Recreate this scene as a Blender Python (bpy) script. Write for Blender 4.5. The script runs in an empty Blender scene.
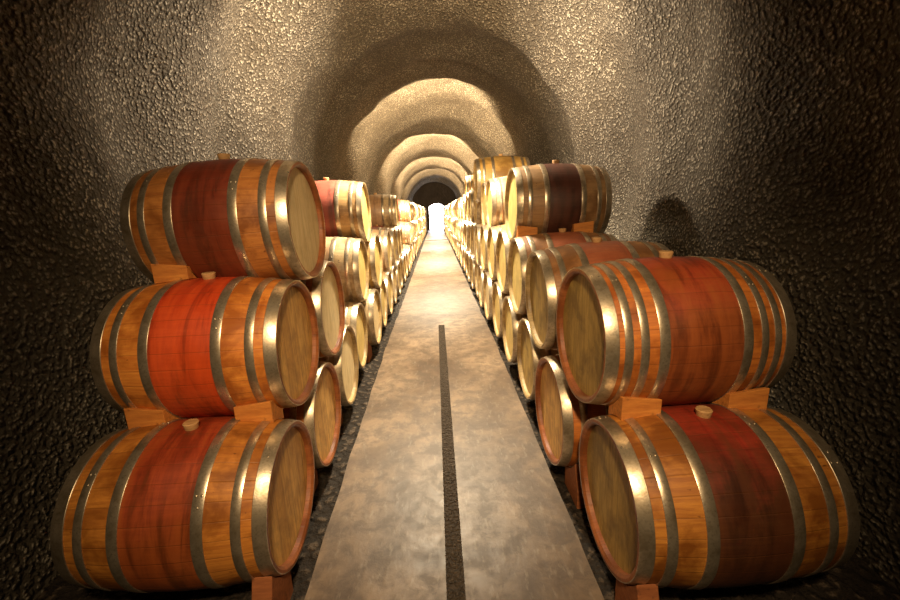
import bpy, bmesh, math, random
from mathutils import Vector, Matrix, noise
R = math.radians
rng = random.Random(7)
scene = bpy.context.scene
COL = scene.collection
EYE = 1.62

# ------------------------------------------------------------------ helpers
def drop(y):
    """the cellar floor runs gently downhill past the first few barrels"""
    return 0.030 * max(0.0, y - 4.0) * min(1.0, max(0.0, (y - 4.0)) / 2.0)

def obj(name, bm, mats, parent=None, smooth=True):
    me = bpy.data.meshes.new(name)
    bm.to_mesh(me); bm.free()
    for m in (mats if isinstance(mats, (list, tuple)) else [mats]):
        me.materials.append(m)
    if smooth:
        for p in me.polygons: p.use_smooth = True
    o = bpy.data.objects.new(name, me); COL.objects.link(o)
    if parent: o.parent = parent
    return o

def tag(o, label=None, cat=None, group=None, kind=None):
    if label: o['label'] = label
    if cat: o['category'] = cat
    if group: o['group'] = group
    if kind: o['kind'] = kind
    return o

def lathe(bm, prof, seg, mat=0, close=False, cx=0.0, cz=0.0):
    """revolve (x, r) profile about the X axis; r == 0 collapses to a point"""
    rings = []
    for (x, r) in prof:
        if r < 1e-6:
            rings.append([bm.verts.new((x + cx, 0, cz))])
        else:
            rings.append([bm.verts.new((x + cx, r * math.sin(2*math.pi*k/seg), cz + r * math.cos(2*math.pi*k/seg))) for k in range(seg)])
    n = len(rings)
    for i in range(n if close else n - 1):
        a, b = rings[i], rings[(i + 1) % n]
        for k in range(seg):
            k2 = (k + 1) % seg
            try:
                if len(a) == 1: f = bm.faces.new((a[0], b[k2], b[k]))
                elif len(b) == 1: f = bm.faces.new((a[k], a[k2], b[0]))
                else: f = bm.faces.new((a[k], a[k2], b[k2], b[k]))
                f.material_index = mat
            except ValueError: pass

# ------------------------------------------------------------------ materials
class NT:
    def __init__(s, name):
        s.m = bpy.data.materials.new(name); s.m.use_nodes = True
        s.t = s.m.node_tree; s.t.nodes.clear()
        s.out = s.n('ShaderNodeOutputMaterial'); s.b = s.n('ShaderNodeBsdfPrincipled')
        s.l(s.b.outputs[0], s.out.inputs[0])
    def n(s, ty, **k):
        x = s.t.nodes.new(ty)
        for a, v in k.items(): setattr(x, a, v)
        return x
    def l(s, a, b): s.t.links.new(a, b)
    def put(s, v, sock):
        if hasattr(v, 'is_output'): s.l(v, sock)
        elif isinstance(v, tuple) and len(v) == 3 and sock.type == 'RGBA': sock.default_value = (*v, 1)
        else: sock.default_value = v
    def math(s, op, a, b=0.0, c=0.0, clamp=False):
        x = s.n('ShaderNodeMath', operation=op, use_clamp=clamp)
        s.put(a, x.inputs[0]); s.put(b, x.inputs[1]); s.put(c, x.inputs[2]); return x.outputs[0]
    def coords(s, scale=(1, 1, 1), loc=(0, 0, 0)):
        tc = s.n('ShaderNodeTexCoord'); mp = s.n('ShaderNodeMapping')
        mp.inputs['Scale'].default_value = scale; mp.inputs['Location'].default_value = loc
        s.l(tc.outputs['Object'], mp.inputs[0]); return mp.outputs[0]
    def noise(s, vec, scale, detail=4, rough=0.55, dist=0.0):
        x = s.n('ShaderNodeTexNoise'); s.l(vec, x.inputs['Vector'])
        x.inputs['Scale'].default_value = scale; x.inputs['Detail'].default_value = detail
        x.inputs['Roughness'].default_value = rough; x.inputs['Distortion'].default_value = dist
        return x.outputs['Fac']
    def ramp(s, fac, stops):
        x = s.n('ShaderNodeValToRGB'); s.l(fac, x.inputs[0]); e = x.color_ramp.elements
        while len(e) < len(stops): e.new(0.5)
        for i, (p, c) in enumerate(stops):
            e[i].position = p; e[i].color = (*c, 1) if isinstance(c, tuple) else (c, c, c, 1)
        return x.outputs[0]
    def mix(s, fac, a, b, mode='MIX'):
        x = s.n('ShaderNodeMix', data_type='RGBA', blend_type=mode)
        s.put(fac, x.inputs[0]); s.put(a, x.inputs[6]); s.put(b, x.inputs[7]); return x.outputs[2]
    def bump(s, h, strength, dist, prev=None):
        x = s.n('ShaderNodeBump'); x.inputs['Strength'].default_value = strength; x.inputs['Distance'].default_value = dist
        s.l(h, x.inputs['Height'])
        if prev is not None: s.l(prev, x.inputs['Normal'])
        return x.outputs[0]

def stave_mat(name, light, dark, stain=None, stain_low=None, half=0.145, seed=0, amount=0.93, rough=0.42, z0=0.05, z1=0.75):
    t = NT(name)
    tc = t.n('ShaderNodeTexCoord'); sp = t.n('ShaderNodeSeparateXYZ'); t.l(tc.outputs['Object'], sp.inputs[0])
    X, Y, Z = sp.outputs
    ang = t.math('ARCTAN2', Y, Z)
    u = t.math('MULTIPLY_ADD', ang, 30 / (2 * math.pi), 15.0 + seed * 0.37)
    idn = t.math('FLOOR', u); fr = t.math('FRACT', u)
    wn = t.n('ShaderNodeTexWhiteNoise', noise_dimensions='1D'); t.l(t.math('ADD', idn, seed * 3.1), wn.inputs['W'])
    # grain runs along the stave
    cv = t.n('ShaderNodeCombineXYZ'); t.l(t.math('MULTIPLY', X, 2.2), cv.inputs[0]); t.l(t.math('ADD', t.math('MULTIPLY', u, 1.6), seed * 7.0), cv.inputs[1])
    t.l(t.math('MULTIPLY', wn.outputs['Value'], 9.0), cv.inputs[2])
    grain = t.noise(cv.outputs[0], 2.6, 6, 0.65, 0.4)
    mot = t.noise(t.coords(loc=(seed * 1.7, seed, 0)), 5.0, 5, 0.6, 0.3)
    base = t.mix(t.ramp(grain, [(0.3, 0.0), (0.7, 1.0)]), dark, light)
    base = t.mix(t.math('MULTIPLY', wn.outputs['Value'], 0.45), base, dark)
    base = t.mix(t.ramp(mot, [(0.40, 0.85), (0.56, 0.0)]), base, (dark[0]*0.55, dark[1]*0.5, dark[2]*0.45))
    # ochre scuffs and dark knots
    kn = t.noise(t.coords(scale=(1.0, 1.6, 1.6), loc=(seed * 2.3, 0, seed)), 26.0, 3, 0.5)
    base = t.mix(t.ramp(kn, [(0.69, 0.0), (0.74, 0.75)]), base, (dark[0]*0.22, dark[1]*0.2, dark[2]*0.2))
    if stain:
        wob = t.math('MULTIPLY', t.math('SUBTRACT', t.noise(t.coords(loc=(seed, 3, 1)), 9.0, 3), 0.5), 0.012)
        ax = t.math('ADD', t.math('ABSOLUTE', X), wob)
        m = t.math('MULTIPLY', t.math('SUBTRACT', half, ax), 160.0, clamp=True)
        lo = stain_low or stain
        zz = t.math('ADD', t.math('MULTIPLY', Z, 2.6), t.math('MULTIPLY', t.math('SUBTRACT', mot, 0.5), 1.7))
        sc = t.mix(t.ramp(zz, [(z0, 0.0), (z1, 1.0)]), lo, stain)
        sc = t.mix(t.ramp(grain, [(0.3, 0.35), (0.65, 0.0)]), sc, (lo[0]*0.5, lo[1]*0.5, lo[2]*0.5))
        drip = t.noise(t.coords(scale=(9.0, 1.3, 1.3), loc=(seed * 1.1, 0, seed * 0.7)), 1.6, 5, 0.65, 0.5)
        sc = t.mix(t.ramp(drip, [(0.40, 0.0), (0.66, 0.65)]), sc, (lo[0]*1.7, lo[1]*1.9, lo[2]*1.5))
        sc = t.mix(t.ramp(drip, [(0.34, 0.75), (0.50, 0.0)]), sc, (lo[0]*0.35, lo[1]*0.35, lo[2]*0.4))
        base = t.mix(t.math('MULTIPLY', m, amount), base, sc)
    seam = t.math('MULTIPLY', t.math('SUBTRACT', 0.5, t.math('ABSOLUTE', t.math('SUBTRACT', fr, 0.5))), 26.0, clamp=True)
    base = t.mix(t.math('MULTIPLY', t.math('SUBTRACT', 1.0, seam), 0.38), base, (dark[0]*0.3, dark[1]*0.3, dark[2]*0.3))
    t.l(base, t.b.inputs['Base Color'])
    t.l(t.ramp(mot, [(0.3, rough - 0.08), (0.7, rough + 0.16)]), t.b.inputs['Roughness'])
    nb = t.bump(seam, 0.45, 0.002); t.l(t.bump(grain, 0.35, 0.002, nb), t.b.inputs['Normal'])
    return t.m

def head_mat(name, light, dark, seed=0, blotch=0.5):
    t = NT(name)
    tc = t.n('ShaderNodeTexCoord'); sp = t.n('ShaderNodeSeparateXYZ'); t.l(tc.outputs['Object'], sp.inputs[0])
    X, Y, Z = sp.outputs
    u = t.math('MULTIPLY_ADD', Y, 11.5, 20.3 + seed * 0.21)
    idn = t.math('FLOOR', u); fr = t.math('FRACT', u)
    wn = t.n('ShaderNodeTexWhiteNoise', noise_dimensions='1D'); t.l(t.math('ADD', idn, seed * 2.1), wn.inputs['W'])
    cv = t.n('ShaderNodeCombineXYZ'); t.l(t.math('MULTIPLY', Z, 1.8), cv.inputs[0]); t.l(t.math('MULTIPLY', u, 1.4), cv.inputs[1]); t.l(t.math('MULTIPLY', wn.outputs['Value'], 9.0), cv.inputs[2])
    grain = t.noise(cv.outputs[0], 3.0, 5, 0.6, 0.5)
    mot = t.noise(t.coords(loc=(0, seed * 1.3, 2)), 6.0, 5, 0.65, 0.4)
    base = t.mix(t.ramp(grain, [(0.3, 0.0), (0.62, 1.0)]), dark, light)
    base = t.mix(t.math('MULTIPLY', wn.outputs['Value'], 0.35), base, dark)
    base = t.mix(t.ramp(mot, [(0.36, blotch), (0.55, 0.0)]), base, (dark[0]*0.45, dark[1]*0.42, dark[2]*0.35))
    seam = t.math('MULTIPLY', t.math('SUBTRACT', 0.5, t.math('ABSOLUTE', t.math('SUBTRACT', fr, 0.5))), 30.0, clamp=True)
    base = t.mix(t.math('MULTIPLY', t.math('SUBTRACT', 1.0, seam), 0.5), base, (dark[0]*0.35, dark[1]*0.35, dark[2]*0.3))
    t.l(base, t.b.inputs['Base Color']); t.b.inputs['Roughness'].default_value = 0.55
    nb = t.bump(seam, 0.4, 0.002); t.l(t.bump(grain, 0.25, 0.002, nb), t.b.inputs['Normal'])
    return t.m

def metal_mat(name, col, rough=0.36):
    t = NT(name)
    a = t.noise(t.coords(), 14.0, 5, 0.6, 0.2); b = t.noise(t.coords(), 110.0, 3, 0.6)
    c = t.mix(t.ramp(a, [(0.35, 0.0), (0.65, 1.0)]), (col[0]*0.5, col[1]*0.47, col[2]*0.42), col)
    c = t.mix(t.ramp(b, [(0.3, 0.45), (0.5, 0.0)]), c, (col[0]*0.3, col[1]*0.26, col[2]*0.22))
    t.l(c, t.b.inputs['Base Color']); t.b.inputs['Metallic'].default_value = 0.82
    t.l(t.ramp(a, [(0.3, rough + 0.14), (0.7, rough - 0.04)]), t.b.inputs['Roughness'])
    t.l(t.bump(b, 0.18, 0.002), t.b.inputs['Normal'])
    return t.m

def wood_block_mat(name, light, dark):
    t = NT(name)
    g = t.noise(t.coords(scale=(2, 14, 14)), 4.0, 5, 0.6, 0.4)
    m = t.noise(t.coords(), 30.0, 3)
    c = t.mix(t.ramp(g, [(0.3, 0.0), (0.7, 1.0)]), dark, light)
    c = t.mix(t.ramp(m, [(0.62, 0.0), (0.72, 0.6)]), c, (dark[0]*0.4, dark[1]*0.4, dark[2]*0.4))
    t.l(c, t.b.inputs['Base Color']); t.b.inputs['Roughness'].default_value = 0.7
    t.l(t.bump(g, 0.5, 0.003), t.b.inputs['Normal'])
    return t.m

def rock_mat(name, light, dark, pit, grain=27.0):
    t = NT(name)
    v = t.coords(); vd = t.n('ShaderNodeTexVoronoi', feature='SMOOTH_F1'); vd.inputs['Scale'].default_value = grain
    vd.inputs['Smoothness'].default_value = 0.6; vd.inputs['Randomness'].default_value = 1.0
    wob = t.n('ShaderNodeTexNoise'); wob.inputs['Scale'].default_value = 18.0; t.l(v, wob.inputs['Vector'])
    va = t.n('ShaderNodeVectorMath', operation='MULTIPLY_ADD'); t.l(wob.outputs['Color'], va.inputs[0]); va.inputs[1].default_value = (0.025,)*3; t.l(v, va.inputs[2])
    t.l(va.outputs[0], vd.inputs['Vector'])
    peb = vd.outputs['Distance']
    fine = t.noise(v, 75.0, 4, 0.6); mid = t.noise(v, 30.0, 3, 0.55); big = t.noise(v, 1.3, 5, 0.6, 0.5)
    c = t.mix(t.ramp(big, [(0.35, 0.0), (0.65, 1.0)]), dark, light)
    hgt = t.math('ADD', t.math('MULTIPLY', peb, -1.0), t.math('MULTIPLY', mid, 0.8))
    c = t.mix(t.ramp(hgt, [(0.0, 0.9), (0.18, 0.0)]), c, pit)      # darkens the pits of the sprayed concrete
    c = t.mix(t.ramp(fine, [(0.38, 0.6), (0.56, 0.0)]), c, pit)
    t.l(c, t.b.inputs['Base Color']); t.b.inputs['Roughness'].default_value = 0.85
    t.b.inputs['Specular IOR Level'].default_value = 0.3
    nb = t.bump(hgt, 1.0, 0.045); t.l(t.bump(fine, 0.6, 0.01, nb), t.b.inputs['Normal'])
    return t.m

def concrete_mat():
    t = NT('worn_concrete')
    v = t.coords()
    a = t.noise(v, 1.5, 6, 0.65, 0.6); b = t.noise(v, 8.0, 6, 0.7, 0.3); c3 = t.noise(t.coords(scale=(1, 0.35, 1)), 30.0, 4, 0.6)
    c = t.mix(t.ramp(a, [(0.36, 0.0), (0.64, 1.0)]), (0.075, 0.045, 0.027), (0.25, 0.168, 0.105))
    c = t.mix(t.ramp(b, [(0.40, 0.75), (0.56, 0.0)]), c, (0.075, 0.048, 0.030))
    c = t.mix(t.ramp(c3, [(0.56, 0.0), (0.74, 0.5)]), c, (0.30, 0.24, 0.18))
    t.l(c, t.b.inputs['Base Color'])
    t.l(t.ramp(b, [(0.3, 0.55), (0.7, 0.38)]), t.b.inputs['Roughness'])
    t.b.inputs['Specular IOR Level'].default_value = 0.55
    nb = t.bump(b, 0.35, 0.006); t.l(t.bump(c3, 0.25, 0.003, nb), t.b.inputs['Normal'])
    return t.m

def plain(name, col, rough=0.6, emit=None, strength=0.0):
    t = NT(name)
    n_ = t.noise(t.coords(), 9.0, 4)
    t.l(t.mix(t.ramp(n_, [(0.3, 0.0), (0.7, 1.0)]), (col[0]*0.75, col[1]*0.75, col[2]*0.75), col), t.b.inputs['Base Color'])
    t.b.inputs['Roughness'].default_value = rough
    if emit:
        t.b.inputs['Emission Color'].default_value = (*emit, 1); t.b.inputs['Emission Strength'].default_value = strength
    return t.m

OR = (0.62, 0.235, 0.045); ORD = (0.36, 0.11, 0.022)
S = {
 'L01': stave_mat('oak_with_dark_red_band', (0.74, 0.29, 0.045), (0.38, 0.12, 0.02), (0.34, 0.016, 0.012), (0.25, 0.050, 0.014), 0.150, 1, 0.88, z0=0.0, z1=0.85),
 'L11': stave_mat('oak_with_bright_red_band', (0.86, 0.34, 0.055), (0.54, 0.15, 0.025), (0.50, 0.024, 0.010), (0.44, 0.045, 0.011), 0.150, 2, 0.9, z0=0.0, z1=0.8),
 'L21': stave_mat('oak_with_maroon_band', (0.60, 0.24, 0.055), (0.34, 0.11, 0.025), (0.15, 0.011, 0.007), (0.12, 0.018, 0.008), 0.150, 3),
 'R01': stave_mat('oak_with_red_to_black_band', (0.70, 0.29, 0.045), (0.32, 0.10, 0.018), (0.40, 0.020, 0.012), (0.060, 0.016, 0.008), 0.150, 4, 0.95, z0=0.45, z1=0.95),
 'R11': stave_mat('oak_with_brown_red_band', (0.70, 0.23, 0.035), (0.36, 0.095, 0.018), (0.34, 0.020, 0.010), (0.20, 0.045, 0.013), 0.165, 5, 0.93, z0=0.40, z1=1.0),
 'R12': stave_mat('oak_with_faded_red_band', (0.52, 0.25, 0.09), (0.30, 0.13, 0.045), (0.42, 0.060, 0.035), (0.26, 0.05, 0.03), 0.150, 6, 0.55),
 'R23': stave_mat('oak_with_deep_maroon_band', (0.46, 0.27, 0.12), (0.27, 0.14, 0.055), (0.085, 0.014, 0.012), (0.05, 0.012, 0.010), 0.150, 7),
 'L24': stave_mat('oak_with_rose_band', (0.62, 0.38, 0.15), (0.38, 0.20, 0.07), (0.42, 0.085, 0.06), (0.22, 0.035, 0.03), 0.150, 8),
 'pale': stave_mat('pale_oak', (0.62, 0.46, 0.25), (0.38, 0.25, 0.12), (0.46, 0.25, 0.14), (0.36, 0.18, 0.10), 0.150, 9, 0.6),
 'honey': stave_mat('honey_oak', (0.66, 0.43, 0.13), (0.42, 0.23, 0.06), None, None, 0.15, 10),
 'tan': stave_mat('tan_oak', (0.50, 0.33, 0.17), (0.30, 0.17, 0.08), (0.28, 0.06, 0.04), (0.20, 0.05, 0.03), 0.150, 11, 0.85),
}
H = {
 'amber': head_mat('amber_head_boards', (0.78, 0.47, 0.14), (0.48, 0.22, 0.05), 1),
 'olive': head_mat('olive_head_boards', (0.52, 0.34, 0.09), (0.28, 0.165, 0.035), 2, 0.7),
 'cream': head_mat('cream_head_boards', (0.78, 0.62, 0.36), (0.60, 0.43, 0.20), 3, 0.25),
 'gold': head_mat('golden_head_boards', (0.74, 0.55, 0.20), (0.52, 0.35, 0.10), 4, 0.35),
}
STEEL = metal_mat('galvanised_hoop_steel', (0.70, 0.58, 0.43), 0.30)
RIM = stave_mat('red_brown_chime_wood', (0.46, 0.16, 0.05), (0.26, 0.075, 0.022), None, None, 0.1, 12)
RIMP = stave_mat('pale_chime_wood', (0.58, 0.42, 0.20), (0.34, 0.22, 0.09), None, None, 0.1, 13)
BUNG = wood_block_mat('bung_wood', (0.62, 0.36, 0.15), (0.34, 0.17, 0.06))
CHOCK = wood_block_mat('chock_wood', (0.70, 0.27, 0.05), (0.42, 0.13, 0.022))
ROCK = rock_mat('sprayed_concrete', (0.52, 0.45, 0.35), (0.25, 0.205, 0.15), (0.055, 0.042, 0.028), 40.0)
DIRT = rock_mat('gravelly_dirt', (0.16, 0.115, 0.08), (0.08, 0.055, 0.038), (0.02, 0.014, 0.010), 20.0)
CONC = concrete_mat()

# ------------------------------------------------------------------ barrels
L = 0.782; RB = 0.344; RH = 0.306
def rad(x): return RB - (RB - RH) * abs(x / (L / 2)) ** 1.9
HOOPS6 = [(-0.3650, 0.052), (-0.283, 0.036), (-0.150, 0.042), (0.150, 0.042), (0.283, 0.036), (0.3650, 0.052)]
HOOPS8 = [(-0.3650, 0.052), (-0.303, 0.032), (-0.243, 0.032), (-0.168, 0.040), (0.168, 0.040), (0.243, 0.032), (0.303, 0.032), (0.3650, 0.052)]

def staves_into(bm, seg, n, mats=(0, 1), cz=0.0):
    prof = []
    for i in range(n + 1):
        x = -L/2 + L * i / n; prof.append((x, rad(x) - 0.0004))
    lathe(bm, prof, seg, mats[0], cz=cz)
    for s in (-1, 1):                               # chime: bevelled stave ends and the inner lip round the head
        e = s * L / 2; inner = [(e, RH - 0.0004), (e, RH - 0.012), (e - s*0.010, RH - 0.024), (e - s*0.038, RH - 0.027)]
        lathe(bm, inner if s == 1 else inner[::-1], seg, mats[1], cz=cz)
def head_into(bm, s, seg, mat=0, cz=0.0):
    x = s * (L/2 - 0.030)
    lathe(bm, [(x, 0.0), (x, RH - 0.026), (x - s*0.010, RH - 0.026), (x - s*0.010, 0.0)], seg, mat, cz=cz)
def hoop_into(bm, xc, w, seg, mat=0, cz=0.0, rivets=False):
    a, b = xc - w/2, xc + w/2; t_ = 0.0036
    lathe(bm, [(a, rad(a) - 0.001), (a, rad(a) + t_*0.7), (a + 0.002, rad(a) + t_), (b - 0.002, rad(b) + t_), (b, rad(b) + t_*0.7), (b, rad(b) - 0.001)], seg, mat, close=True, cz=cz)
    if rivets:
        for k, dx in ((0.0, -0.25), (0.0, 0.25), (0.12, 0.0)):
            an = rivets + k; x = xc + dx * w; r = rad(x) + t_
            m = Matrix.Translation((x, r*math.sin(an), cz + r*math.cos(an))) @ Matrix.Rotation(-an, 4, 'X') @ Matrix.Diagonal((1, 1, 0.5, 1))
            r_ = bmesh.ops.create_icosphere(bm, subdivisions=2, radius=0.0055, matrix=m)
            for v in r_['verts']:
                for f in v.link_faces: f.material_index = mat
def bung_into(bm, mat=0, cz=0.0, seg=20, x=0.0):
    r0, r1, h = 0.026, 0.031, 0.032; z0 = RB - 0.004 + cz
    rings = []
    for (z, r) in ((z0, r0), (z0 + h - 0.004, r1), (z0 + h, r1 - 0.004)):
        rings.append([bm.verts.new((x + r*math.cos(2*math.pi*k/seg), r*math.sin(2*math.pi*k/seg), z)) for k in range(seg)])
    for a, b in zip(rings, rings[1:]):
        for k in range(seg):
            f = bm.faces.new((a[k], a[(k+1) % seg], b[(k+1) % seg], b[k])); f.material_index = mat
    f = bm.faces.new(rings[-1]); f.material_index = mat

CACHE = {}
def part_mesh(key, name, build, mats):
    """one mesh datablock per kind of part; every barrel gets an object of its own"""
    if key not in CACHE:
        bm = bmesh.new(); build(bm)
        me = bpy.data.meshes.new(name); bm.to_mesh(me); bm.free()
        for m in mats: me.materials.append(m)
        for p in me.polygons: p.use_smooth = True
        me.set_sharp_from_angle(angle=R(38))
        CACHE[key] = me
    return CACHE[key]
def part(name, me, parent):
    o = bpy.data.objects.new(name, me); COL.objects.link(o); o.parent = parent; o.location = (0, 0, RB); return o

def barrel_parts(root, wood, head, hoops8=False):
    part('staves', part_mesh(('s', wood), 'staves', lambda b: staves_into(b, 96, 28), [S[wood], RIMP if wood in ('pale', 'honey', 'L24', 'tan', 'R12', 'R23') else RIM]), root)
    for s in (-1, 1):
        part('head', part_mesh(('h', head, s), 'head', lambda b: head_into(b, s, 64), [H[head]]), root)
    for k, (xc, w) in enumerate(HOOPS8 if hoops8 else HOOPS6):
        rv = [0.35, -0.5, 0.9, -0.2, 0.6, -0.7, 0.3, -0.4][k]
        part('hoop', part_mesh(('o', hoops8, k), 'hoop', lambda b: hoop_into(b, xc, w, 96, rivets=rv), [STEEL]), root)
    part('bung', part_mesh('b', 'bung', bung_into, [BUNG]), root)

def far_mesh(wood, head):
    def build(bm):
        staves_into(bm, 40, 10, (0, 1), RB)
        head_into(bm, -1, 28, 2, RB); head_into(bm, 1, 28, 2, RB)
        for xc, w in HOOPS6: hoop_into(bm, xc, w, 40, 3, RB)
        bung_into(bm, 4, RB, 10)
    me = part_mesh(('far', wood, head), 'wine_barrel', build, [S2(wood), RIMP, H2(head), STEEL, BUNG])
    return me
_s2 = {}
def S2(w):
    # the far barrels carry their origin at the base: same wood with the texture centred on the axis
    if ('s', w) not in _s2:
        m = S[w].copy(); _s2[('s', w)] = m
        nt = m.node_tree
        for tc in [n for n in nt.nodes if n.type == 'TEX_COORD']:
            links = [l for l in nt.links if l.from_node == tc]
            va = nt.nodes.new('ShaderNodeVectorMath'); va.operation = 'SUBTRACT'; va.inputs[1].default_value = (0, 0, RB)
            tos = [l.to_socket for l in links]
            for l in links: nt.links.remove(l)
            nt.links.new(tc.outputs['Object'], va.inputs[0])
            for s_ in tos: nt.links.new(va.outputs[0], s_)
    return _s2[('s', w)]
def H2(h): return H[h]

PL, PR = 0.7183, 0.7592
ROWZ = {'L': [0.361, 0.949, 1.526, 2.10], 'R': [0.386, 0.977, 1.542, 1.93]}
ROWX = {'L': [0.711, 0.703, 0.71, 0.72], 'R': [0.628, 0.622, 0.668, 0.70]}
Y0 = {'L': 1.628, 'R': 1.4287}
IND = {  # head-centre x, y, z, turn, tilt of the barrels nearest the camera
 ('L',0,1): (-0.690, 1.615, 0.369, 0.01, 0.012), ('L',1,1): (-0.704, 1.982, 0.951, -0.005, -0.003), ('L',2,1): (-0.692, 2.312, 1.531, -0.014, -0.026),
 ('L',0,2): (-0.716, 2.341, 0.359, 0, 0), ('L',0,3): (-0.722, 3.071, 0.378, 0.005, 0), ('L',0,4): (-0.752, 3.785, 0.381, 0.015, 0),
 ('L',1,2): (-0.701, 2.674, 0.944, 0, 0), ('L',1,4): (-0.738, 4.109, 0.958, 0.015, 0.0), ('L',2,4): (-0.731, 4.524, 1.51, 0.009, 0),
 ('R',0,1): (0.652, 1.462, 0.386, 0.0, 0.010), ('R',1,1): (0.630, 1.795, 0.984, 0.029, -0.008),
 ('R',0,2): (0.614, 2.211, 0.372, 0.007, 0), ('R',0,3): (0.638, 2.975, 0.391, 0, 0), ('R',0,4): (0.629, 3.704, 0.394, 0, 0),
 ('R',1,2): (0.613, 2.537, 0.966, 0.0, 0.03), ('R',3,6): (0.625, 6.45, 1.86, 0.0, 0.0), ('R',2,6): (0.67, 5.84, 1.50, 0, 0), ('R',2,7): (0.67, 7.03, 1.47, 0, 0),
 ('R',2,9): (0.67, 8.10, 1.44, 0, 0), ('R',2,10): (0.67, 8.85, 1.41, 0, 0), ('R',2,11): (0.67, 9.96, 1.38, 0, 0),
 ('R',2,3): (0.668, 3.723, 1.542, 0.004, -0.022),
}
def place(side, row, i):
    sg = -1 if side == 'L' else 1
    if (side, row, i) in IND: x, y, z, yaw, tilt = IND[(side, row, i)]
    else:
        p = PL if side == 'L' else PR
        y = Y0[side] + (i - 1) * p + 0.5 * p * row + (rng.random() - 0.5) * 0.02
        x = sg * (ROWX[side][row] + (rng.random() - 0.5) * 0.03); z = ROWZ[side][row]; yaw = (rng.random() - 0.5) * 0.02; tilt = 0
        z -= drop(y)
    a = Vector((sg * math.cos(yaw) * math.cos(tilt), sg * math.sin(yaw), math.sin(tilt)))
    c = Vector((x, y, z)) + a * (L / 2)
    rot = (0, -tilt, yaw + (math.pi if side == 'L' else 0))
    return c, rot, a

WORDS = ['', 'first', 'second', 'third', 'fourth', 'fifth', 'sixth', 'seventh', 'eighth', 'ninth', 'tenth', 'eleventh', 'twelfth']
ROWN = ['bottom', 'middle', 'top', 'uppermost']
SIDE = {'L': 'left', 'R': 'right'}
NEAR = {
 ('L',0,1): ('L01','amber',False,'large oak barrel with dark red band, front of the left bottom row'),
 ('L',1,1): ('L11','amber',False,'oak barrel with bright orange-red band, front of the left middle row'),
 ('L',2,1): ('L21','cream',False,'oak barrel with dark maroon band and cream head, topmost at front of left stack'),
 ('L',0,2): ('L11','amber',False,'second barrel in the left bottom row, only its rusty-rimmed head showing'),
 ('L',1,2): ('L11','cream',False,'second barrel in the left middle row, cream head just below the topmost front barrel'),
 ('L',0,3): ('tan','cream',False,'third barrel in the left bottom row, cream head and grey steel rim'),
 ('L',2,4): ('L24','gold',False,'barrel with rose-red band standing alone on top of left stack, behind the front one'),
 ('L',1,4): ('pale','gold',False,'pale barrel with many bright hoops, in left middle row below the rose-banded barrel'),
 ('L',0,4): ('pale','gold',False,'brightly lit pale barrel of left bottom row, below the gap in the middle row'),
 ('R',0,1): ('R01','olive',False,'large oak barrel with red and near-black band, front of the right bottom row'),
 ('R',1,1): ('R11','olive',True,'oak barrel with eight hoops and red-brown band, front of the right middle row'),
 ('R',0,2): ('R11','amber',False,'second barrel in right bottom row, leaning amber head between the two front barrels'),
 ('R',1,2): ('R12','olive',False,'second barrel in right middle row, faded red band and bung on top'),
 ('R',0,3): ('tan','olive',False,'third barrel in right bottom row, narrow golden head beside the walkway'),
 ('R',1,3): ('R12','gold',False,'third barrel in right middle row, carrying the maroon-banded top barrel'),
 ('R',2,3): ('R23','gold',False,'barrel with wide deep maroon band, foremost on top of the right stack'),
 ('R',2,5): ('pale','gold',False,'white-lit pale barrel just behind the maroon-banded barrel on the right top row'),
}
missing = {('L',1,3), ('L',1,6), ('L',1,11), ('L',1,12), ('L',1,13), ('R',2,1), ('R',2,2), ('R',2,4), ('R',2,8), ('R',2,12)}
missing |= {('L',2,k) for k in (2, 3, 5, 6, 7, 8, 10, 11, 12, 13, 15, 16)}
missing |= {('R',3,k) for k in range(1, 60) if k not in (6, 10)}
missing |= {('L',3,k) for k in range(1, 60)}
NMAX = {'L': 46, 'R': 43}
POS = {}
for side in 'LR':
    for row in range(4):
        for i in range(1, NMAX[side] + 1 - row):
            if (side, row, i) in missing: continue
            c, rot, a = place(side, row, i); POS[(side, row, i)] = (c, rot, a)
            up = Vector((0, 0, 1)); up = (up - a * up.dot(a)).normalized()
            base = c - up * RB
            grp = 'oak wine barrels stacked along the %s side of the walkway' % SIDE[side]
            near = c.y < 6.6
            key = (side, row, i)
            if key in NEAR: wood, head, h8, label = NEAR[key]
            else:
                wood = rng.choice(['pale', 'tan', 'honey', 'pale', 'L24', 'tan']); head = rng.choice(['gold', 'gold', 'cream']); h8 = False
                if row == 3: wood = 'honey'
                if key == ('L', 2, 9): wood = 'pale'
                if key == ('L', 2, 14): wood = 'L24'
                if row == 3: label = ('honey-coloured oak barrel alone on the very top of the right stack' if i == 6 else 'small pale barrel on the very top of right stack, behind the honey-coloured one')
                elif row == 2 and side == 'L' and i == 9: label = 'narrow pale barrel on left top row, behind the rose-banded barrel'
                elif row == 2 and side == 'L' and i == 14: label = 'small red and white-lit barrel on left top row, third one behind the front barrel'
                elif i <= 12: label = '%s wine barrel from the front in the %s row on the %s' % (WORDS[i], ROWN[row], SIDE[side])
                else:
                    label = 'tiny distant barrel in the far %s row on the %s, near the bright doorway' % (ROWN[row], SIDE[side])
                    grp = 'far barrels of the %s row on the %s' % (ROWN[row], SIDE[side])
            if near:
                r = bpy.data.objects.new('wine_barrel', None); r.empty_display_size = 0.2; COL.objects.link(r)
                barrel_parts(r, wood, head, h8)
            else:
                r = bpy.data.objects.new('wine_barrel', far_mesh(wood, head)); COL.objects.link(r)
            r.location = base; r.rotation_euler = rot
            tag(r, label, 'barrel', grp)

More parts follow.
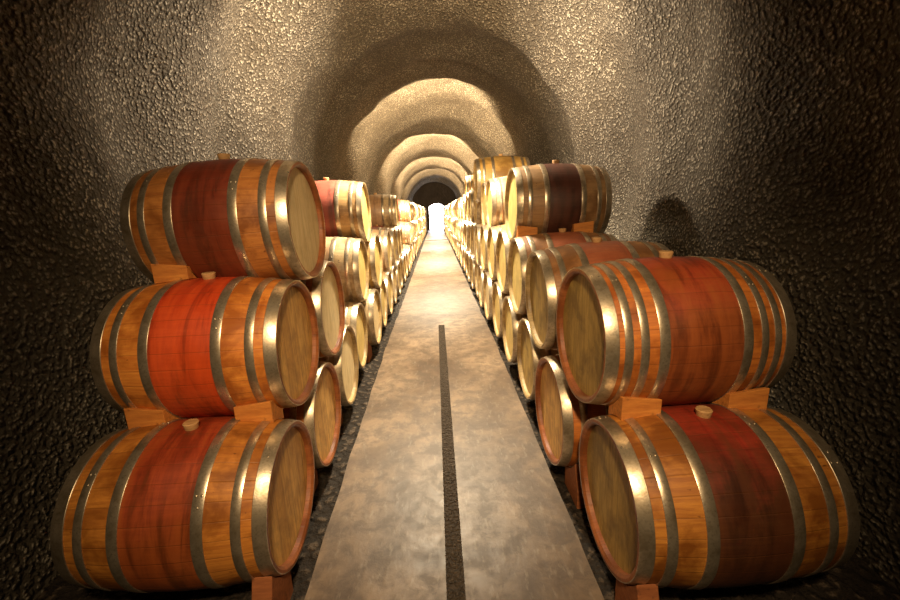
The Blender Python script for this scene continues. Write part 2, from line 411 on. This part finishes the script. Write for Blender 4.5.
# ------------------------------------------------------------------ chocks
def chock(lower, upper, s, label, front=0.085, width=0.165, name='wooden_chock'):
    """wedge driven into the nip between a lower barrel and the upper barrel in front of their contact"""
    cl, _, al = POS[lower]; cu, _, au = POS[upper]
    r = rad(s)
    pl = cl + al * s; pu = cu + au * s
    ys = [pl.y - 0.10 + 0.005 * k for k in range(80)]
    def gap(y):
        dl, du = y - pl.y, y - pu.y
        if abs(dl) >= r or abs(du) >= r: return None
        return pl.z + math.sqrt(r*r - dl*dl), pu.z - math.sqrt(r*r - du*du)
    pts = [(y, gap(y)) for y in ys if gap(y)]
    pts = [(y, g) for y, g in pts if 0.006 < g[1] - g[0] < front and y > pl.y - 0.05 and y < pu.y]
    if len(pts) < 3: return None
    # keep only the wedge in front of the contact
    keep = [pts[0]]
    for p in pts[1:]:
        if (p[1][1] - p[1][0]) < (keep[-1][1][1] - keep[-1][1][0]): keep.append(p)
        else: break
    bm = bmesh.new(); x0 = pl.x; o = Vector((x0, keep[0][0], keep[0][1][0]))
    poly = [(y, g[0] + 0.002) for y, g in keep] + [(y, g[1] - 0.002) for y, g in reversed(keep)]
    y0 = keep[0][0] - 0.028
    poly = [(y0, keep[0][1][0] + 0.004)] + poly + [(y0, keep[0][1][1] + 0.006)]
    def side(dx):                       # the wedge is cut to the curve of both barrels
        dr = rad(abs(s + dx * (1 if al.x > 0 else -1))) - r
        half = len(poly) // 2
        return [bm.verts.new((dx, y - o.y, z - o.z + (dr if k < half else -dr))) for k, (y, z) in enumerate(poly)]
    lo = side(-width/2); hi = side(width/2)
    bm.faces.new(lo[::-1]); bm.faces.new(hi)
    for k in range(len(lo)):
        k2 = (k + 1) % len(lo); bm.faces.new((lo[k], lo[k2], hi[k2], hi[k]))
    bmesh.ops.recalc_face_normals(bm, faces=bm.faces)
    ob = obj(name, bm, CHOCK, smooth=False); ob.location = o
    md = ob.modifiers.new('edge', 'BEVEL'); md.width = 0.003; md.segments = 2; md.limit_method = 'ANGLE'
    return tag(ob, label, 'chock', 'wooden chocks wedged between the barrels')

chock(('L',0,1), ('L',1,1), -0.235, 'bright wooden chock on the front left ground barrel, nearer the walkway')
chock(('L',0,1), ('L',1,1), 0.235, 'orange wooden chock on the front left ground barrel, nearer the wall')
chock(('L',1,1), ('L',2,1), 0.19, 'wooden chock under the topmost left front barrel, beside a bung')
chock(('R',0,1), ('R',1,1), -0.235, 'orange wooden chock on front right ground barrel, nearer the walkway')
chock(('R',0,1), ('R',1,1), 0.215, 'wooden chock on front right ground barrel, nearer the wall')
chock(('R',1,3), ('R',2,3), -0.26, 'wooden chock under the near end of the maroon-banded barrel, nearer the walkway')
chock(('R',1,3), ('R',2,3), 0.20, 'small wooden chock under the rear of the maroon-banded barrel on the right')

def ground_chock(key, s, label):
    c, _, a = POS[key]; p = c + a * s; r = rad(s); g = -0.055 - drop(p.y)
    pts = []
    for k in range(8):
        y = -0.27 + 0.16 * k / 7
        pts.append((y, p.z - math.sqrt(r*r - y*y) - 0.003))
    h = min(pts[0][1], g + 0.105)
    poly = [(-0.11, g), (-0.33, g), (-0.33, min(h, pts[0][1]))] + [(y, min(z, pts[0][1])) for y, z in pts]
    bm = bmesh.new(); w = 0.08
    lo = [bm.verts.new((-w/2, y, z - g)) for y, z in poly]; hi = [bm.verts.new((w/2, y, z - g)) for y, z in poly]
    bm.faces.new(lo[::-1]); bm.faces.new(hi)
    for k in range(len(lo)):
        k2 = (k + 1) % len(lo); bm.faces.new((lo[k], lo[k2], hi[k2], hi[k]))
    bmesh.ops.recalc_face_normals(bm, faces=bm.faces)
    ob = obj('ground_chock', bm, GCH, smooth=False); ob.location = (p.x, p.y, g)
    md = ob.modifiers.new('edge', 'BEVEL'); md.width = 0.004; md.segments = 2; md.limit_method = 'ANGLE'
    tag(ob, label, 'chock', 'reddish wooden chocks on the ground under the bottom row')
GCH = wood_block_mat('red_brown_chock_wood', (0.40, 0.13, 0.04), (0.22, 0.065, 0.02))
for side in 'LR':
    for i in range(1, 8):
        ground_chock((side, 0, i), -0.33 if i == 1 else -0.27, 'reddish ground chock holding the %s barrel of the %s bottom row' % (WORDS[i], SIDE[side]))

# ------------------------------------------------------------------ tunnel shell
YA, YB = -3.0, 36.5
RT, CZ = 1.98, 2.0
def wall_point(th, y):
    """th from 0 (right foot) over the crown to 1 (left foot)"""
    # horseshoe: straight lower walls leaning in a little, round crown
    arc = math.pi * RT; leg = CZ + 0.12; tot = arc + 2 * leg; s = th * tot
    if s < leg:
        q = Vector((RT - 0.10 * (1 - s / leg) ** 2, -0.12 + s)); n_ = Vector((1, 0))
    elif s > leg + arc:
        q = Vector((-RT + 0.10 * (1 - (tot - s) / leg) ** 2, -0.12 + tot - s)); n_ = Vector((-1, 0))
    else:
        a_ = (s - leg) / RT; q = Vector((RT * math.cos(a_), CZ + RT * math.sin(a_))); n_ = Vector((math.cos(a_), math.sin(a_)))
    # ribs left by the boring of the tunnel, and lumpy sprayed concrete
    amp = min(1.0, max(0.0, (q.y - 0.9) / 0.8))
    ph = ((y - 5.6) / 5.4) % 1.0
    rib = (0.29 * (ph / 0.82 if ph < 0.82 else (1 - ph) / 0.18) - 0.145) * min(1.0, max(0.0, (y - 1.0) / 3.0)) + 0.05 * math.cos(2 * math.pi * (y + 0.3 * q.x) / 1.35 + 0.6)
    v3 = Vector((q.x, y, q.y))
    lump = 0.10 * noise.noise(v3 * 0.7) + 0.05 * noise.noise(v3 * 1.9 + Vector((5, 0, 0))) + 0.018 * noise.noise(v3 * 6.0)
    d = rib * amp + lump * (0.35 + 0.65 * amp)
    q = q + n_ * d
    return q
def shell(name, t0, t1, nt_, mat, label_kind='structure'):
    bm = bmesh.new(); rows = []
    ys = []; y = YA
    while y < YB: ys.append(y); y += 0.05 if y < 9 else (0.09 if y < 18 else 0.16)
    ys.append(YB)
    for y in ys:
        row = []
        for k in range(nt_ + 1):
            q = wall_point(t0 + (t1 - t0) * k / nt_, y)
            row.append(bm.verts.new((q.x, y, q.y - drop(y))))
        rows.append(row)
    for a, b in zip(rows, rows[1:]):
        for k in range(nt_): bm.faces.new((a[k], a[k+1], b[k+1], b[k]))
    bmesh.ops.recalc_face_normals(bm, faces=bm.faces)
    o = obj(name, bm, mat); o['kind'] = 'structure'; return o
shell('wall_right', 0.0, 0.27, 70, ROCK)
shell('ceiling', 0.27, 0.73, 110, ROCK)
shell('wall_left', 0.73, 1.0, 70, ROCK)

def strip(name, x0, x1, z0, mat, nx, depth=None, lump=0.0, ya=YA, yb=YB, edge=0.0):
    bm = bmesh.new(); rows = []; ys = []; y = ya
    while y < yb: ys.append(y); y += 0.06 if y < 8 else 0.25
    ys.append(yb)
    for y in ys:
        prof = []
        for k in range(nx + 1):
            x = x0 + (x1 - x0) * k / nx
            if edge and k in (0, nx) and abs(x) > 0.3: x += edge * noise.noise(Vector((x * 3, y * 3.1, 0)))
            z = z0 + lump * noise.noise(Vector((x * 5, y * 5, 1))) + lump * 0.5 * noise.noise(Vector((x * 17, y * 17, 4)))
            prof.append((x, z))
        if depth: prof = [(prof[0][0], z0 - depth)] + prof + [(prof[-1][0], z0 - depth)]
        rows.append([bm.verts.new((x, y, z - drop(y))) for x, z in prof])
    for a, b in zip(rows, rows[1:]):
        for k in range(len(a) - 1): bm.faces.new((a[k], a[k+1], b[k+1], b[k]))
    o = obj(name, bm, mat, smooth=(depth is None)); o['kind'] = 'structure'; return o
strip('floor', -2.15, 2.15, -0.055, DIRT, 60, lump=0.02)
strip('trim_1', -0.632, -0.028, 0.0, CONC, 4, depth=0.07, edge=0.012)      # left half of the concrete walkway
strip('trim_2', 0.052, 0.618, 0.0, CONC, 4, depth=0.07, edge=0.012)        # right half
GRV = rock_mat('dark_joint', (0.12, 0.085, 0.058), (0.085, 0.058, 0.038), (0.06, 0.042, 0.028), 60.0)
strip('trim_3', -0.03, 0.054, -0.006, GRV, 3, lump=0.002, yb=5.3)                   # dark joint down its middle

strip('trim_4', -0.03, 0.054, -0.001, CONC, 3, ya=5.3)                        # further on the strip has the walkway's concrete colour
strip('trim_5', -0.62, 0.61, 0.012, GRV, 3, depth=0.05, ya=22.3, yb=22.7)     # dark sill across the walkway
# end wall with the bright doorway
def end_wall():
    y = 36.3; g = -drop(y); bm = bmesh.new()
    hw, ht = 0.66, 1.95
    outer, inner = [], []
    for k in range(41):
        t_ = k / 40; q = wall_point(t_, y); outer.append((q.x * 1.05, q.y + g + 0.02))
        # inner outline: door opening walked in the same sense
        u = t_ * (2 * ht + 2 * hw)
        if u < ht: p = (hw, u)
        elif u < ht + 2*hw: p = (hw - (u - ht), ht + 0.25 * math.sin(math.pi * (u - ht) / (2*hw)))
        else: p = (-hw, 2*ht + 2*hw - u)
        inner.append((p[0] + 0.15, p[1] + g))
    for yy in (y, y + 0.2):
        o_ = [bm.verts.new((a, yy, b)) for a, b in outer]; i_ = [bm.verts.new((a, yy, b)) for a, b in inner]
        for k in range(40): bm.faces.new((o_[k], o_[k+1], i_[k+1], i_[k]))
    o = obj('wall_back', bm, DIRT, smooth=False); o['kind'] = 'structure'
    bm = bmesh.new()
    vs = [bm.verts.new((a, y + 0.1, b)) for a, b in inner]; vb = [bm.verts.new((a, y + 0.14, b)) for a, b in inner]
    bm.faces.new(vs); bm.faces.new(vb[::-1])
    for k in range(41): bm.faces.new((vs[k], vs[(k+1) % 41], vb[(k+1) % 41], vb[k]))
    o = obj('door_1', bm, plain('daylit_door', (0.9, 0.88, 0.95), 0.5, (1.0, 0.96, 1.0), 14.0), smooth=False); o['kind'] = 'structure'
end_wall()

# ------------------------------------------------------------------ light
def light(ty, name, loc, power, col=(1, 0.82, 0.56), size=0.1, rot=None, spot=None, blend=0.8, sx=None):
    d = bpy.data.lights.new(name, ty); d.energy = power; d.color = col
    if ty == 'AREA':
        d.shape = 'RECTANGLE'; d.size = size; d.size_y = sx or size
    else: d.shadow_soft_size = size
    if ty == 'SPOT': d.spot_size = spot; d.spot_blend = blend
    o = bpy.data.objects.new(name, d); COL.objects.link(o); o.location = loc
    if rot: o.rotation_euler = rot
    return o
WARM = (1.0, 0.83, 0.58)
def aim(loc, to): return (Vector(to) - Vector(loc)).to_track_quat('-Z', 'Y').to_euler()
# lights along the tunnel, one bay every 5.4 m: an added unseen spot brightening the next rib, and a downlight
for k, y in enumerate([4.9, 10.3, 15.7, 21.1, 26.5]):
    d = drop(y)
    p = (0, y - [2.1, 1.6, 1.5, 1.5, 1.5][k], 2.75 - d)
    light('SPOT', 'added_rib_spot', p, [800, 1500, 2300, 2400, 1300][k], (1, 0.76, 0.45), 0.12, aim(p, (0, y, [4.0, 3.6, 3.5, 3.5, 3.5][k] - d)), R(124), 0.5)
    if k == 0:
        for sx in (-1, 1):
            p = (sx * -0.45, y - 0.5, 2.8); light('SPOT', 'added_wall_fill', p, 800, (1, 0.85, 0.64), 0.12, aim(p, (sx * 1.95, y - 0.35, 2.6)), R(94), 1.0)  # added pair of unseen spots to brighten the side walls, no fixture here
    light('SPOT', 'bay_downlight', (0, y - 0.2, 3.4 - d), [1400, 2800, 3000, 3000, 2500][k], (1, 0.87, 0.62), 0.15, (0, 0, 0), R([100, 125, 125, 125, 125][k]), 0.6)
# lamp over the entrance of the stack, above and behind the camera, shining on the nearest barrels
light('SPOT', 'entrance_lamp', (0.0, -0.5, 2.85), 430, (1, 0.73, 0.41), 0.10, (R(52), 0, 0), R(78), 1.0)

# ------------------------------------------------------------------ world, camera
w = bpy.data.worlds.new('dark'); scene.world = w; w.use_nodes = True
w.node_tree.nodes['Background'].inputs[0].default_value = (0.02, 0.015, 0.01, 1); w.node_tree.nodes['Background'].inputs[1].default_value = 0.0

f, pi_, ya, ro = 411.91, 0.24181, 0.02665, -0.04086
fw = Vector((math.sin(ya)*math.cos(pi_), math.cos(ya)*math.cos(pi_), -math.sin(pi_)))
r_ = Vector((math.cos(ya), -math.sin(ya), 0)); u_ = r_.cross(fw)
c_, s_ = math.cos(ro), math.sin(ro)
r2 = r_ * c_ + u_ * s_; u2 = -r_ * s_ + u_ * c_
cd = bpy.data.cameras.new('camera'); cam = bpy.data.objects.new('camera', cd); COL.objects.link(cam)
m = Matrix(((r2.x, u2.x, -fw.x), (r2.y, u2.y, -fw.y), (r2.z, u2.z, -fw.z))).to_4x4(); m.translation = (0, 0, EYE)
cam.matrix_world = m
cd.sensor_width = 36; cd.lens = f / 900 * 36; cd.clip_start = 0.02; cd.clip_end = 200
scene.camera = cam
vs = scene.view_settings
vs.view_transform = 'Standard'; vs.look = 'None'; vs.gamma = 1; vs.use_curve_mapping = False; vs.exposure = 0.0
